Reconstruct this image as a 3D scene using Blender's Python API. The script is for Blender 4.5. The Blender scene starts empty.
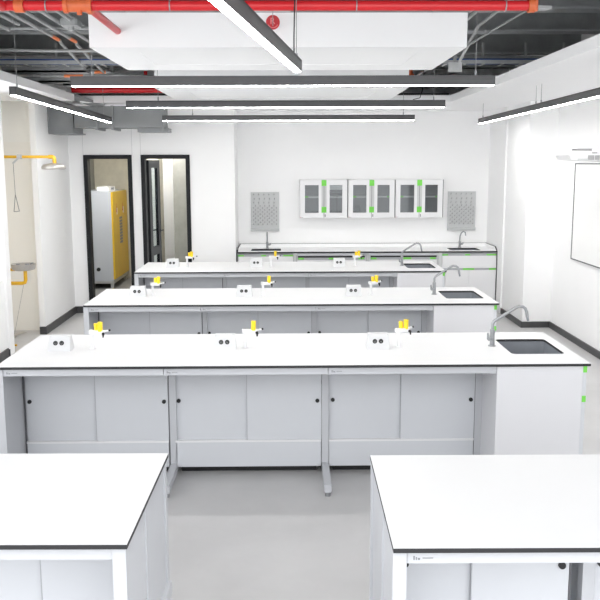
import bpy, bmesh, math, random
from mathutils import Vector, Matrix
random.seed(7)
D = bpy.data
SC = bpy.context.scene
COL = SC.collection
PI = math.pi

# ------------------------------------------------------------------ camera
F, PITCH, YAW, ROLL, CAMH = 850.0, 0.1598, 0.0150, 0.0028, 2.083
cam = D.cameras.new('camera'); cam.sensor_width = 36; cam.sensor_fit = 'HORIZONTAL'
cam.lens = F * 36 / 600; cam.clip_start = .05; cam.clip_end = 200
co = D.objects.new('camera', cam); COL.objects.link(co)
fwd = Vector((math.sin(YAW) * math.cos(PITCH), math.cos(YAW) * math.cos(PITCH), -math.sin(PITCH)))
right = Vector((math.cos(YAW), -math.sin(YAW), 0))
up = right.cross(fwd)
r2 = right * math.cos(ROLL) - up * math.sin(ROLL)
u2 = right * math.sin(ROLL) + up * math.cos(ROLL)
M3 = Matrix((r2, u2, -fwd)).transposed()
co.matrix_world = Matrix.Translation((0, 0, CAMH)) @ M3.to_4x4()
SC.camera = co

# ------------------------------------------------------------------ world, exposure
W = D.worlds.new('world'); SC.world = W; W.use_nodes = True
bg = W.node_tree.nodes['Background']
bg.inputs[0].default_value = (.97, .985, 1, 1); bg.inputs[1].default_value = 2.0
SC.view_settings.view_transform = 'Standard'; SC.view_settings.look = 'None'
SC.view_settings.gamma = 1; SC.view_settings.use_curve_mapping = False
SC.view_settings.exposure = 0.63
LAMP = 38.0
SC.cycles.max_bounces = 16; SC.cycles.diffuse_bounces = 12; SC.cycles.transparent_max_bounces = 16

# ------------------------------------------------------------------ materials
def mat(name, col, rough=.5, metal=0, noise=0, scale=8, bump=0, emit=0, alpha=None, spec=.5, stretch=None):
    m = D.materials.new(name); m.use_nodes = True
    nt = m.node_tree; b = nt.nodes['Principled BSDF']
    b.inputs['Base Color'].default_value = (*col, 1)
    b.inputs['Roughness'].default_value = rough; b.inputs['Metallic'].default_value = metal
    b.inputs['Specular IOR Level'].default_value = spec
    if noise or bump:
        tc = nt.nodes.new('ShaderNodeTexCoord'); mp = nt.nodes.new('ShaderNodeMapping')
        nt.links.new(tc.outputs['Object'], mp.inputs[0])
        if stretch: mp.inputs['Scale'].default_value = stretch
        n = nt.nodes.new('ShaderNodeTexNoise'); n.inputs['Scale'].default_value = scale
        n.inputs['Detail'].default_value = 6; n.inputs['Roughness'].default_value = .6
        nt.links.new(mp.outputs[0], n.inputs['Vector'])
        if noise:
            r = nt.nodes.new('ShaderNodeValToRGB')
            r.color_ramp.elements[0].position = .3; r.color_ramp.elements[1].position = .7
            r.color_ramp.elements[0].color = (*[max(0, c * (1 - noise)) for c in col], 1)
            r.color_ramp.elements[1].color = (*[min(1, c * (1 + noise)) for c in col], 1)
            nt.links.new(n.outputs['Fac'], r.inputs[0]); nt.links.new(r.outputs[0], b.inputs['Base Color'])
        if bump:
            bp = nt.nodes.new('ShaderNodeBump'); bp.inputs['Strength'].default_value = bump
            bp.inputs['Distance'].default_value = .01
            nt.links.new(n.outputs['Fac'], bp.inputs['Height']); nt.links.new(bp.outputs[0], b.inputs['Normal'])
    if emit:
        b.inputs['Emission Color'].default_value = (1, .99, .97, 1); b.inputs['Emission Strength'].default_value = emit
    return m

def glass_mat(name, tint, mixf):
    m = D.materials.new(name); m.use_nodes = True; nt = m.node_tree; nt.nodes.clear()
    o = nt.nodes.new('ShaderNodeOutputMaterial'); t = nt.nodes.new('ShaderNodeBsdfTransparent')
    g = nt.nodes.new('ShaderNodeBsdfGlossy'); g.inputs['Roughness'].default_value = .03
    t.inputs[0].default_value = (*tint, 1)
    mx = nt.nodes.new('ShaderNodeMixShader'); mx.inputs[0].default_value = mixf
    nt.links.new(t.outputs[0], mx.inputs[1]); nt.links.new(g.outputs[0], mx.inputs[2]); nt.links.new(mx.outputs[0], o.inputs[0])
    return m

M = dict(
    wall=mat('wall_paint', (.90, .90, .90), .7, noise=.008, scale=3),
    soffit=mat('soffit_paint', (.90, .90, .905), .7, noise=.008, scale=3),
    cloud=mat('gypsum_cloud_paint', (.91, .912, .915), .75, noise=.008, scale=2),
    beige=mat('beige_panel_paint', (.93, .91, .855), .6, noise=.012, scale=3),
    cream=mat('cream_panel_paint', (.93, .92, .88), .6, noise=.01, scale=3),
    plaster=mat('rough_plaster', (.56, .53, .44), .8, noise=.10, scale=5, bump=.3),
    concrete=mat('raw_concrete', (.25, .25, .23), .85, noise=.10, scale=6, bump=.3),
    base=mat('baseboard_grey', (.058, .058, .06), .45, noise=.1, scale=10),
    floor=mat('floor_concrete', (.53, .525, .525), .38, noise=.07, scale=1.6, bump=.02),
    dfloor=mat('store_floor', (.25, .25, .25), .5, noise=.08, scale=3),
    top=mat('worktop_white', (.69, .69, .695), .45, noise=.004, scale=6, spec=.35),
    ctop=mat('counter_white', (.90, .90, .90), .5, noise=.004, scale=6, spec=.3),
    core=mat('worktop_core', (.018, .018, .020), .6, noise=.05, scale=20),
    steel=mat('powder_coated_steel', (.61, .625, .655), .42, noise=.01, scale=4),
    frame=mat('powder_coated_frame', (.52, .53, .555), .38, noise=.01, scale=4),
    panel=mat('laminate_panel', (.68, .68, .70), .4, noise=.006, scale=4),
    white=mat('white_lacquer', (.78, .78, .79), .35, noise=.005, scale=4),
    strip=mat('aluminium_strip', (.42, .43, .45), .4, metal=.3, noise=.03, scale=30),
    black=mat('black_plastic', (.010, .010, .011), .55, noise=.1, scale=40),
    seam=mat('gap_shade_and_frame_grey', (.12, .12, .13), .6, noise=.1, scale=20),  # dark grey for painted gap shade, also the whiteboard frame and dividers
    basin=mat('sink_resin', (.22, .235, .26), .40, noise=.05, scale=12),
    yellow=mat('valve_yellow', (.95, .66, .02), .35, noise=.03, scale=20),
    pipe_yellow=mat('pipe_yellow', (.83, .47, .02), .35, noise=.04, scale=20),
    chrome=mat('satin_chrome', (.33, .34, .35), .35, metal=.5, noise=.03, scale=30),
    silver=mat('brushed_steel', (.50, .48, .45), .3, metal=.6, noise=.05, scale=30),
    tape=mat('green_tape', (.18, .66, .08), .5, noise=.04, scale=30),
    red=mat('red_pipe_paint', (.58, .012, .018), .32, noise=.04, scale=8),
    orange=mat('orange_coupling_paint', (.62, .13, .04), .4, noise=.08, scale=20),
    otape=mat('orange_tape', (.85, .22, .07), .5, noise=.05, scale=30),
    slab=mat('ceiling_slab_grey', (.24, .25, .255), .8, noise=.25, scale=4, bump=.3),
    beam=mat('beam_grey', (.31, .32, .325), .6, noise=.12, scale=6),
    conduit=mat('conduit_grey', (.38, .39, .39), .45, noise=.08, scale=20),
    duct=mat('duct_grey', (.25, .26, .265), .55, noise=.06, scale=4),
    bcable=mat('blue_cable', (.03, .07, .22), .5, noise=.1, scale=30),
    brcable=mat('brown_cable', (.16, .09, .07), .5, noise=.1, scale=30),
    lamp=mat('lamp_housing', (.075, .075, .078), .5, noise=.04, scale=30),
    led=mat('lamp_diffuser', (.9, .9, .9), .5, emit=LAMP, noise=.001, scale=5),
    led2=mat('store_fill_emitter', (.9, .9, .9), .5, emit=15, noise=.001, scale=5),
    led3=mat('passage_fill_emitter', (.9, .9, .9), .5, emit=34, noise=.001, scale=5),
    dframe=mat('door_frame_black', (.013, .014, .016), .6, noise=.08, scale=20, spec=.25),
    leaf=mat('door_leaf_grey', (.012, .013, .016), .6, noise=.05, scale=20, spec=.25),
    hazgrey=mat('store_cabinet_grey', (.52, .55, .61), .4, noise=.01, scale=4),
    hazyel=mat('store_cabinet_yellow', (.68, .44, .01), .38, noise=.03, scale=5),
    rack=mat('rack_grey_plastic', (.56, .57, .57), .5, noise=.02, scale=20),
    peg=mat('peg_grey_plastic', (.33, .34, .345), .5, noise=.03, scale=20),
    box=mat('socket_box_plastic', (.62, .625, .635), .4, noise=.005, scale=4),
    print=mat('printed_grey', (.22, .23, .24), .6, noise=.05, scale=60),
    redprint=mat('printed_red', (.5, .05, .03), .5, noise=.05, scale=60),
    glass=glass_mat('cabinet_glass', (.80, .82, .83), .05),
    dglass=glass_mat('door_glass', (.80, .86, .92), .16),
    tank=mat('cabinet_inside_grey', (.26, .27, .29), .5, noise=.03, scale=8),
    board=mat('whiteboard_face', (.88, .88, .87), .15, noise=.004, scale=4),
    red2=mat('bell_red', (.55, .02, .03), .35, noise=.05, scale=20),
    pink=mat('bell_letter', (.85, .28, .28), .5, noise=.03, scale=20),
    mesh=mat('projector_vent', (.36, .36, .36), .6, noise=.1, scale=60),
    wire=mat('steel_wire', (.30, .30, .30), .4, metal=.5, noise=.05, scale=30),
)

# ------------------------------------------------------------------ helpers
class MB:
    """collects simple solids in world coordinates"""
    def __init__(s): s.v = []; s.f = []; s.mi = []; s.sm = []
    def add(s, vs, fs, mi=0, smooth=False):
        o = len(s.v); s.v += [tuple(v) for v in vs]
        for f in fs: s.f.append([o + i for i in f]); s.mi.append(mi); s.sm.append(smooth)
        return s
    def box(s, x0, x1, y0, y1, z0, z1, mi=0, c=0):
        if c:   # chamfered vertical-plan box (rounded ends for small parts)
            return s.prism([(x0 + c, y0), (x1 - c, y0), (x1, y0 + c), (x1, y1 - c), (x1 - c, y1), (x0 + c, y1), (x0, y1 - c), (x0, y0 + c)], z0, z1, mi)
        vs = [(x0, y0, z0), (x1, y0, z0), (x1, y1, z0), (x0, y1, z0), (x0, y0, z1), (x1, y0, z1), (x1, y1, z1), (x0, y1, z1)]
        return s.add(vs, [(0, 3, 2, 1), (4, 5, 6, 7), (0, 1, 5, 4), (1, 2, 6, 5), (2, 3, 7, 6), (3, 0, 4, 7)], mi)
    def prism(s, pts, z0, z1, mi=0, smooth=False):
        n = len(pts)
        vs = [(x, y, z0) for x, y in pts] + [(x, y, z1) for x, y in pts]
        fs = [list(range(n))[::-1], list(range(n, 2 * n))]
        s.add(vs, fs, mi)
        return s.add(vs, [(i, (i + 1) % n, n + (i + 1) % n, n + i) for i in range(n)], mi, smooth)
    def hexa(s, p, mi=0):   # 8 points, bottom ring then top ring
        return s.add(p, [(0, 3, 2, 1), (4, 5, 6, 7), (0, 1, 5, 4), (1, 2, 6, 5), (2, 3, 7, 6), (3, 0, 4, 7)], mi)
    def bar(s, a, b, w, h, mi=0, upv=(0, 0, 1)):   # rectangular bar from a to b
        a, b = Vector(a), Vector(b); d = (b - a).normalized(); u = Vector(upv)
        sd = d.cross(u)
        if sd.length < 1e-4: sd = Vector((1, 0, 0))
        sd.normalize(); u = sd.cross(d).normalized()
        p = []
        for q in (a, b):
            for i, j in ((-1, -1), (1, -1), (1, 1), (-1, 1)): p.append(q + sd * (w / 2 * i) + u * (h / 2 * j))
        return s.add(p, [(0, 1, 2, 3), (7, 6, 5, 4), (0, 4, 5, 1), (1, 5, 6, 2), (2, 6, 7, 3), (3, 7, 4, 0)], mi)
    def tube(s, pts, r, n=10, mi=0, cap=True):
        pts = [Vector(p) for p in pts]; k = len(pts)
        rr = r if isinstance(r, (list, tuple)) else [r] * k
        d0 = (pts[1] - pts[0]).normalized()
        ref = Vector((0, 0, 1)) if abs(d0.z) < .9 else Vector((1, 0, 0))
        u = d0.cross(ref).normalized(); vs = []
        for i, p in enumerate(pts):
            a = pts[max(0, i - 1)]; b = pts[min(k - 1, i + 1)]; d = (b - a).normalized()
            u = (u - d * u.dot(d)).normalized(); w = d.cross(u)
            for j in range(n):
                t = 2 * PI * j / n; vs.append(p + (u * math.cos(t) + w * math.sin(t)) * rr[i])
        fs = [(i * n + j, i * n + (j + 1) % n, (i + 1) * n + (j + 1) % n, (i + 1) * n + j) for i in range(k - 1) for j in range(n)]
        s.add(vs, fs, mi, True)
        if cap: s.add(vs, [list(range(n))[::-1], list(range((k - 1) * n, k * n))], mi)
        return s
    def cyl(s, c, r, h, axis='z', n=16, mi=0, r1=None):
        c = Vector(c); d = {'x': Vector((1, 0, 0)), 'y': Vector((0, 1, 0)), 'z': Vector((0, 0, 1))}[axis]
        return s.tube([c, c + d * h], [r, r if r1 is None else r1], n, mi)
    def lathe(s, c, prof, n=20, mi=0):
        vs = [(c[0] + r * math.cos(2 * PI * j / n), c[1] + r * math.sin(2 * PI * j / n), c[2] + z) for r, z in prof for j in range(n)]
        fs = [(i * n + j, i * n + (j + 1) % n, (i + 1) * n + (j + 1) % n, (i + 1) * n + j) for i in range(len(prof) - 1) for j in range(n)]
        return s.add(vs, fs, mi, True)

ORG = {}
def obj(name, mb, mats, parent=None):
    if not isinstance(mats, (list, tuple)): mats = [mats]
    o0 = ORG.get(parent.name, Vector((0, 0, 0))) if parent else Vector((0, 0, 0))
    if parent is None:     # own origin: centre of its base
        xs, ys, zs = zip(*mb.v); o0 = Vector(((min(xs) + max(xs)) / 2, (min(ys) + max(ys)) / 2, min(zs)))
    me = D.meshes.new(name); me.from_pydata([tuple(Vector(v) - o0) for v in mb.v], [], mb.f)
    for m in mats: me.materials.append(m)
    me.polygons.foreach_set('material_index', mb.mi); me.polygons.foreach_set('use_smooth', mb.sm); me.update()
    bm = bmesh.new(); bm.from_mesh(me); bmesh.ops.remove_doubles(bm, verts=bm.verts, dist=1e-6) if False else None
    bmesh.ops.recalc_face_normals(bm, faces=bm.faces); bm.to_mesh(me); bm.free()
    o = D.objects.new(name, me); COL.objects.link(o)
    if parent: o.parent = parent
    else: o.location = o0
    ORG[o.name] = o0.copy()
    return o
def tag(o, label, cat, group=None, kind=None):
    if label: o['label'] = label
    if cat: o['category'] = cat
    if group: o['group'] = group
    if kind: o['kind'] = kind
    return o
def thing(name, loc, label, cat, group=None):
    o = D.objects.new(name, None); COL.objects.link(o); o.location = loc; o.empty_display_size = .1
    ORG[o.name] = Vector(loc); return tag(o, label, cat, group)
def struct(name, mb, m, parent=None, label=None):
    o = obj(name, mb, m, parent)
    if parent is None: o['kind'] = 'structure'
    if label: o['label'] = label
    return o
def dup(o, parent=None, loc=None, label=None, rot=None):
    c = o.copy(); COL.objects.link(c)
    if parent: c.parent = parent
    if loc is not None: c.location = loc
    if rot is not None: c.rotation_euler = (0, 0, rot)
    if label: c['label'] = label
    ORG[c.name] = ORG[o.name]
    for ch in list(o.children): dup(ch, c)
    return c
def B(*a, **k): return MB().box(*a, **k)
def rrect(x0, x1, y0, y1, r, k=4):
    out = []
    for cx, cy, a0 in ((x1 - r, y1 - r, 0), (x0 + r, y1 - r, PI / 2), (x0 + r, y0 + r, PI), (x1 - r, y0 + r, 1.5 * PI)):
        for i in range(k + 1):
            a = a0 + PI / 2 * i / k; out.append((cx + r * math.cos(a), cy + r * math.sin(a)))
    return out
def plate_hole(x0, x1, y0, y1, z0, z1, holes):
    """slab with rounded rectangular holes: white top (0), dark edge (1)"""
    bm = bmesh.new(); loops = [[(x0, y0), (x1, y0), (x1, y1), (x0, y1)]] + [rrect(*h, .03) for h in holes]
    es = []; lv = []
    for lp in loops:
        vs = [bm.verts.new((x, y, z1)) for x, y in lp]; lv.append(vs)
        es += [bm.edges.new((vs[i], vs[(i + 1) % len(vs)])) for i in range(len(vs))]
    bmesh.ops.triangle_fill(bm, edges=es, use_beauty=True)
    bm.verts.index_update(); bm.verts.ensure_lookup_table()
    mb = MB(); V = [tuple(v.co) for v in bm.verts]; T = [[v.index for v in f.verts] for f in bm.faces]
    mb.add(V, T, 0); mb.add([(x, y, z0) for x, y, z in V], [t[::-1] for t in T], 1)
    for vs in lv:
        n = len(vs); c = [tuple(v.co) for v in vs]
        mb.add(c + [(x, y, z0) for x, y, z in c], [(i, (i + 1) % n, n + (i + 1) % n, n + i) for i in range(n)], 1)
    bm.free(); return mb
def text_mesh(txt, size, thick, mat_, parent, name, pos, rot):
    cu = D.curves.new('t', 'FONT'); cu.body = txt; cu.size = size; cu.extrude = thick; cu.align_x = 'CENTER'; cu.align_y = 'CENTER'
    cu.resolution_u = 3
    t = D.objects.new('t', cu); COL.objects.link(t)
    bpy.context.view_layer.update()
    me = D.meshes.new_from_object(t.evaluated_get(bpy.context.evaluated_depsgraph_get()))
    D.objects.remove(t); D.curves.remove(cu)
    me.transform(Matrix.Translation(Vector(pos) - ORG[parent.name]) @ rot.to_4x4()); me.materials.clear(); me.materials.append(mat_)
    o = D.objects.new(name, me); COL.objects.link(o); o.parent = parent; ORG[o.name] = ORG[parent.name]
    return o
RX90 = Matrix.Rotation(PI / 2, 3, 'X')

# ================================================================== SETTING
XR, XL = 3.35, -3.06
YD, YB = 11.88, 12.60          # wall with the doors, recessed back wall
ZS, ZT = 2.823, 3.62           # soffit underside, structural slab
struct('floor', B(-4.2, 4.0, -3.5, 12.62, -.1, 0), M['floor'])
# right side: projecting pier and alcove
struct('wall_right', MB().box(XR, XR + .2, 1.0, 10.62, 0, ZT).box(2.99, 3.55, 10.62, 11.66, 0, ZT).box(2.97, 3.55, 11.66, 12.8, 0, ZT), M['wall'])
struct('baseboard_right', MB().box(XR - .015, XR, 1.0, 10.62, 0, .078).box(2.975, XR, 10.605, 10.62, 0, .078).box(2.975, 2.99, 10.62, 11.66, 0, .078), M['base'])
struct('wall_back', B(-.72, 2.97, YB, YB + .2, 0, ZT), M['wall'])
# wall with two door openings (built as panels around them)
D1, D2 = (-2.79, -2.13), (-2.005, -1.335)
ZD = 2.2
w = MB().box(-3.4, D1[0], YD, YD + .12, 0, ZT).box(D1[1], D2[0], YD, YD + .12, 0, ZT).box(D2[1], -.72, YD, YD + .12, 0, ZT)
w.box(D1[0], D1[1], YD, YD + .12, ZD, ZT).box(D2[0], D2[1], YD, YD + .12, ZD, ZT).box(-.84, -.72, YD + .12, YB + .2, 0, ZT)
wd = struct('wall_doors', w, M['wall'])
w = MB()
for x in (D1[0] - .006, D1[1] + .004, D2[0] - .004): w.box(x, x + .004, YD - .002, YD, ZD, ZS)
struct('panel_joint', w, M['rack'], wd, 'thin vertical joint lines above the doors')
struct('baseboard_back', MB().box(-2.975, D1[0], YD - .014, YD, 0, .095).box(D1[1], D2[0], YD - .014, YD, 0, .095).box(D2[1], -.72, YD - .014, YD, 0, .095), M['base'])
# left side: near pier, shower alcove, column
w = MB().box(-4.2, -3.035, 9.15, 9.3, 0, ZT).box(-3.2, XL, 5.0, 5.3, 0, ZT).box(-3.2, XL, 1.0, 1.3, 0, ZT).box(-3.2, XL, 1.0, 9.15, 0, .85).box(-3.2, XL, 1.0, 9.15, 2.7, ZT).box(-3.06, -2.99, 10.37, 12.0, 0, ZT)  # openings on the viewer's side of the near pier are unseen, added for fill light
wl = struct('wall_left', w, M['wall'])
struct('baseboard_left', MB().box(XL, XL + .014, 1.0, 9.135, 0, .095).box(-4.2, -3.035, 9.135, 9.15, 0, .08).box(-3.06, -2.99, 10.355, 10.37, 0, .095).box(-2.99, -2.975, 10.355, YD - .014, 0, .095), M['base'])
struct('wall_alcove_back', MB().box(-3.7, -3.06, 10.62, 10.72, 0, 2.345), M['beige'])
struct('wall_alcove_top', MB().box(-3.7, -3.06, 10.62, 10.72, 2.345, ZT), M['cream'])
struct('wall_alcove_side', B(-3.8, -3.7, 9.3, 10.72, 0, ZT), M['cream'])
# perimeter soffit: white underside with fascia
ZF = 2.905
struct('ceiling_soffit_right', B(2.03, XR, 1.0, 10.75, ZS, ZF), M['soffit'])
struct('ceiling_soffit_left', MB().box(-4.2, -2.54, 1.0, 10.47, ZS, ZF), M['soffit'])
struct('ceiling_soffit_back', B(-2.54, XR, 10.75, YB, ZS, ZF), M['soffit'])
struct('ceiling', B(-4.3, 3.6, 1.0, 12.8, ZT, ZT + .15), M['slab'])

# steel beams across the void
def beam(y, zb, fw=.2, x0=-3.4, x1=3.35):
    m = MB().box(x0, x1, y, y + fw, zb, zb + .018).box(x0, x1, y + fw / 2 - .006, y + fw / 2 + .006, zb + .018, ZT - .02).box(x0, x1, y, y + fw, ZT - .02, ZT)
    return m
bi = 0
for y, lab in ((4.6, 'grey steel ceiling beam nearest the viewer above the red pipe'), (7.07, 'grey steel ceiling beam just behind the red sprinkler main'), (8.24, 'grey steel ceiling beam midway back, in front of the cable tray'),
               (9.85, 'grey steel ceiling beam directly behind the blue-cable tray'), (11.3, 'farthest grey steel ceiling beam over the back soffit')):
    o = obj('ceiling_beam', beam(y, 3.3), M['beam']); tag(o, lab, 'beam', 'steel beams in the ceiling void')
t = thing('secondary_beam', (-2.2, 10, 3.2), 'slanting grey sheet-metal bracing at back left of the ceiling void', 'bracing')
obj('channel', MB().bar((-2.2, 9.9, 3.10), (-1.75, 10.28, 3.08), .16, .03), M['beam'], t)
obj('channel', MB().bar((-2.95, 10.05, 3.02), (-1.5, 10.05, 3.02), .08, .03), M['beam'], t)
obj('hanger', MB().bar((-2.0, 10.1, 3.03), (-2.0, 10.1, 3.6), .04, .04), M['conduit'], t)

# ================================================================== BENCHES
ZW = .85
def make_frame_leg(root, x, yf, yc, name='leg_frame', w_=.046):
    m = MB().box(x, x + w_, yc - .03, yc + .03, .075, .80)              # post at the cabinet line
    m.box(x, x + w_, yf - .015, yc + .5, .03, .08)                       # foot running to the front
    m.box(x, x + w_, yf + .05, yc - .03, .775, .80)                      # arm under the worktop
    lg = obj(name, m, M['frame'], root)
    obj('levelling_foot', MB().cyl((x + w_ / 2, yf + .01, 0), .018, .03, n=12), M['chrome'], lg)
    return lg

def make_bench(name, x0, x1, yf, yb, posts, ends, label, sink=None, group=None, rec=.40):
    root = thing(name, ((x0 + x1) / 2, yf, 0), label, 'bench', group)
    holes = [sink] if sink else []
    obj('worktop', plate_hole(x0, x1, yf, yb, ZW - .016, ZW, holes), [M['top'], M['core']], root)
    fr = MB()
    ya = yf + .022
    xs = sorted([e[1] for e in ends if e[0] == 'L'] + posts + [e[1] for e in ends if e[0] == 'R'])
    if sink: xs[-1] = sink[0] - .161
    for a, b in zip(xs[:-1], xs[1:]):
        rl = obj('front_rail', MB().box(a + .002, b - .002, ya, ya + .03, ZW - .062, ZW - .018), M['frame'], root)
        obj('maker_mark', MB().box(a + .022, a + .027, ya - .001, ya, ZW - .050, ZW - .036).box(a + .030, a + .034, ya - .001, ya, ZW - .050, ZW - .040)
            .box(a + .037, a + .044, ya - .001, ya, ZW - .050, ZW - .043).box(a + .052, a + .087, ya - .001, ya, ZW - .045, ZW - .042), M['print'], rl)
    obj('rear_rail', MB().box(xs[0], xs[-1], yb - .05, yb - .02, ZW - .062, ZW - .018), M['frame'], root)
    for x in posts: make_frame_leg(root, x - .023, yf, yf + rec + .03)
    for side, x in ends:
        s = 1 if side == 'L' else -1          # solid end frame: front post, rear post, middle stiffener, inset panels
        xo = x - s * .004
        m = MB()
        a, b = sorted((x, x - s * .045))
        m.box(a, b, yf + .015, yf + .06, .04, ZW - .016).box(a, b, yb - .06, yb - .015, .04, ZW - .016)
        ym = (yf + yb) / 2
        m.box(a + .003, b - .003, ym - .05, ym + .05, .04, ZW - .016).box(a, b, yf + .015, yb - .015, .0, .07)
        obj('end_frame', m, M['frame'], root)
        for q0, q1 in ((yf + .06, ym - .05), (ym + .05, yb - .06)):
            obj('end_panel', MB().box(a + .01, b - .008, q0, q1, .06, ZW - .016), M['frame'], root)
    if sink:
        a, b, c, d = sink
        L1 = rrect(a - .004, b + .004, c - .004, d + .004, .034); L0 = rrect(a + .012, b - .012, c + .012, d - .012, .04); n = len(L1)
        zb = ZW - .016; m = MB()
        L2 = rrect(a - .012, b + .012, c - .012, d + .012, .04)
        vs = [(x, y, zb) for x, y in L1] + [(x, y, zb - .19) for x, y in L0] + [(x, y, zb - .20) for x, y in L2] + [(x, y, zb) for x, y in L2]
        q = lambda i0, i1: [(i0 * n + i, i0 * n + (i + 1) % n, i1 * n + (i + 1) % n, i1 * n + i) for i in range(n)]
        m.add(vs, q(0, 1), 0, True); m.add(vs, q(2, 3)); m.add(vs, q(3, 0)); m.add(vs, [list(range(n, 2 * n)), list(range(2 * n, 3 * n))])
        sk = obj('sink_basin', m, M['basin'], root)
        obj('drain', MB().cyl(((a + b) / 2, (c + d) / 2, zb - .19), .028, .005, n=14), M['chrome'], sk)
    return root

def sliding_cabinet(x0, x1, yc, yb, label, group, zk=.512, kn=.028, ztop=.80, gap=0, xm=None):
    root = thing('sliding_door_cabinet', ((x0 + x1) / 2, yc, 0), label, 'cabinet', group)
    m = MB()
    m.box(x0, x0 + .016, yc + .038, yb, .055, ztop).box(x1 - .016, x1, yc + .038, yb, .055, ztop).box(x0, x1, yb - .012, yb, .055, ztop)
    m.box(x0, x1, yc + .038, yb, .055, .07).box(x0, x1, yc + .038, yb, ztop - .014, ztop)
    obj('carcass', m, M['steel'], root)
    obj('plinth', MB().box(x0 + .03, x1 - .03, yc + .07, yb - .05, 0, .055), M['black'], root)
    lp = obj('lower_panel', MB().box(x0 + .004, x1 - .004, yc, yc + .018, .055, .228), M['steel'], root)
    obj('bottom_track', MB().box(x0 + .002, x1 - .002, yc - .006, yc + .03, .228, .241), M['white'], root)
    if xm is None: xm = (x0 + x1) / 2
    obj('side_gap_shade', MB().box(x0 - .006, x0, yc + .002, yc + .012, .055, ztop), M['seam'], root)  # dark strips painted as the shade in the gaps beside the cabinet
    obj('side_gap_shade', MB().box(x1, x1 + .006, yc + .002, yc + .012, .055, ztop), M['seam'], root)
    obj('door_seam_shade', MB().box(xm - .0095, xm - .006, yc + .003, yc + .02, .241, ztop - .006), M['strip'], root)  # darker line put in as shade along the seam between the doors
    d = obj('sliding_door', MB().box(x0 + .002, xm + .012, yc + .022, yc + .036, .241, ztop - .006), M['steel'], root)
    obj('lock', MB().cyl((x0 + kn, yc + .012, zk), .0135, .011, 'y', 14), M['black'], d)
    d2 = obj('sliding_door', MB().box(xm - .012 + .006, x1 - .002 - gap, yc + .004, yc + .018, .241, ztop - .006), M['steel'], root)
    lk = obj('lock', MB().cyl((x1 - kn - gap, yc - .006, zk), .0135, .011, 'y', 14), M['black'], d2)
    return root

def sink_cabinet(x0, x1, yf, yb, label, group, tape_z=(.79, .60)):
    root = thing('sink_cabinet', ((x0 + x1) / 2, yf, 0), label, 'cabinet', group)
    m = MB().box(x0, x0 + .016, yf + .018, yb, .05, ZW - .018).box(x1 - .016, x1, yf + .018, yb, .05, ZW - .018).box(x0, x1, yb - .014, yb, .05, ZW - .018).box(x0, x1, yf + .018, yb, .05, .066)
    obj('carcass', m, M['panel'], root)
    obj('plinth', MB().box(x0 + .03, x1 - .03, yf + .06, yb - .05, 0, .05), M['black'], root)
    obj('front_panel', MB().box(x0, x1 - .026, yf, yf + .018, .05, ZW - .02), M['panel'], root)
    e = obj('edge_strip', MB().box(x1 - .024, x1, yf + .004, yf + .02, .05, ZW - .02), M['steel'], root)
    for z in tape_z:
        obj('green_tape', MB().box(x1 - .022, x1 + .0015, yf + .001, yf + .004, z, z + .04).box(x1, x1 + .0015, yf + .001, yf + .03, z, z + .04), M['tape'], e)
    return root

def faucet(x, y, label, group=None):
    root = thing('gooseneck_faucet', (x, y, ZW), label, 'faucet', group)
    b = obj('base', MB().cyl((x, y, ZW), .026, .006, n=16).cyl((x, y, ZW + .006), .0165, .11, n=14), M['chrome'], root)
    pts = [(x, y, .965), (x, y, 1.004), (x + .008, y, 1.020), (x + .03, y, 1.036), (x + .15, y, 1.112), (x + .174, y, 1.123), (x + .20, y, 1.121), (x + .218, y, 1.107), (x + .228, y, 1.083), (x + .234, y, 1.048)]
    obj('spout', MB().tube(pts, .0105, 10), M['chrome'], root)
    obj('aerator', MB().tube([(x + .234, y, 1.05), (x + .240, y, 1.022)], .0085, 10), M['basin'], root)
    obj('lever', MB().tube([(x - .004, y - .01, .905), (x - .03, y - .02, .90)], .012, 10).tube([(x - .03, y - .02, .90), (x - .036, y - .024, .945)], [.011, .007], 8), M['chrome'], root)
    return root

def socket_box(x, y, label, group):
    root = thing('socket_box', (x, y, ZW), label, 'socket box', group)
    w_, wt = .076, .066; dz = .098
    m = MB().hexa([(x - w_, y - .05, ZW), (x + w_, y - .05, ZW), (x + w_, y + .06, ZW), (x - w_, y + .06, ZW),
                   (x - wt, y - .012, ZW + dz), (x + wt, y - .012, ZW + dz), (x + wt, y + .045, ZW + dz), (x - wt, y + .045, ZW + dz)])
    obj('housing', m, M['box'], root)
    sl = Vector((0, .038, dz)).normalized(); nrm = Vector((0, -dz, .038)).normalized()
    for s in (-1, 1):
        c = Vector((x + s * .0205 - .004, y - .05, ZW)) + sl * .056
        m = MB().tube([c - nrm * .002, c + nrm * .003], .0155, 16)
        o = obj('outlet', m, M['black'], root)
        m = MB()
        for dx, dd in ((-.005, .0), (.005, .0), (0, -.007)):
            q = c + Vector((dx, 0, 0)) + sl * dd; m.tube([q + nrm * .0025, q + nrm * .0042], .0018, 6)
        obj('contact', m, M['rack'], o)
    return root

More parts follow.
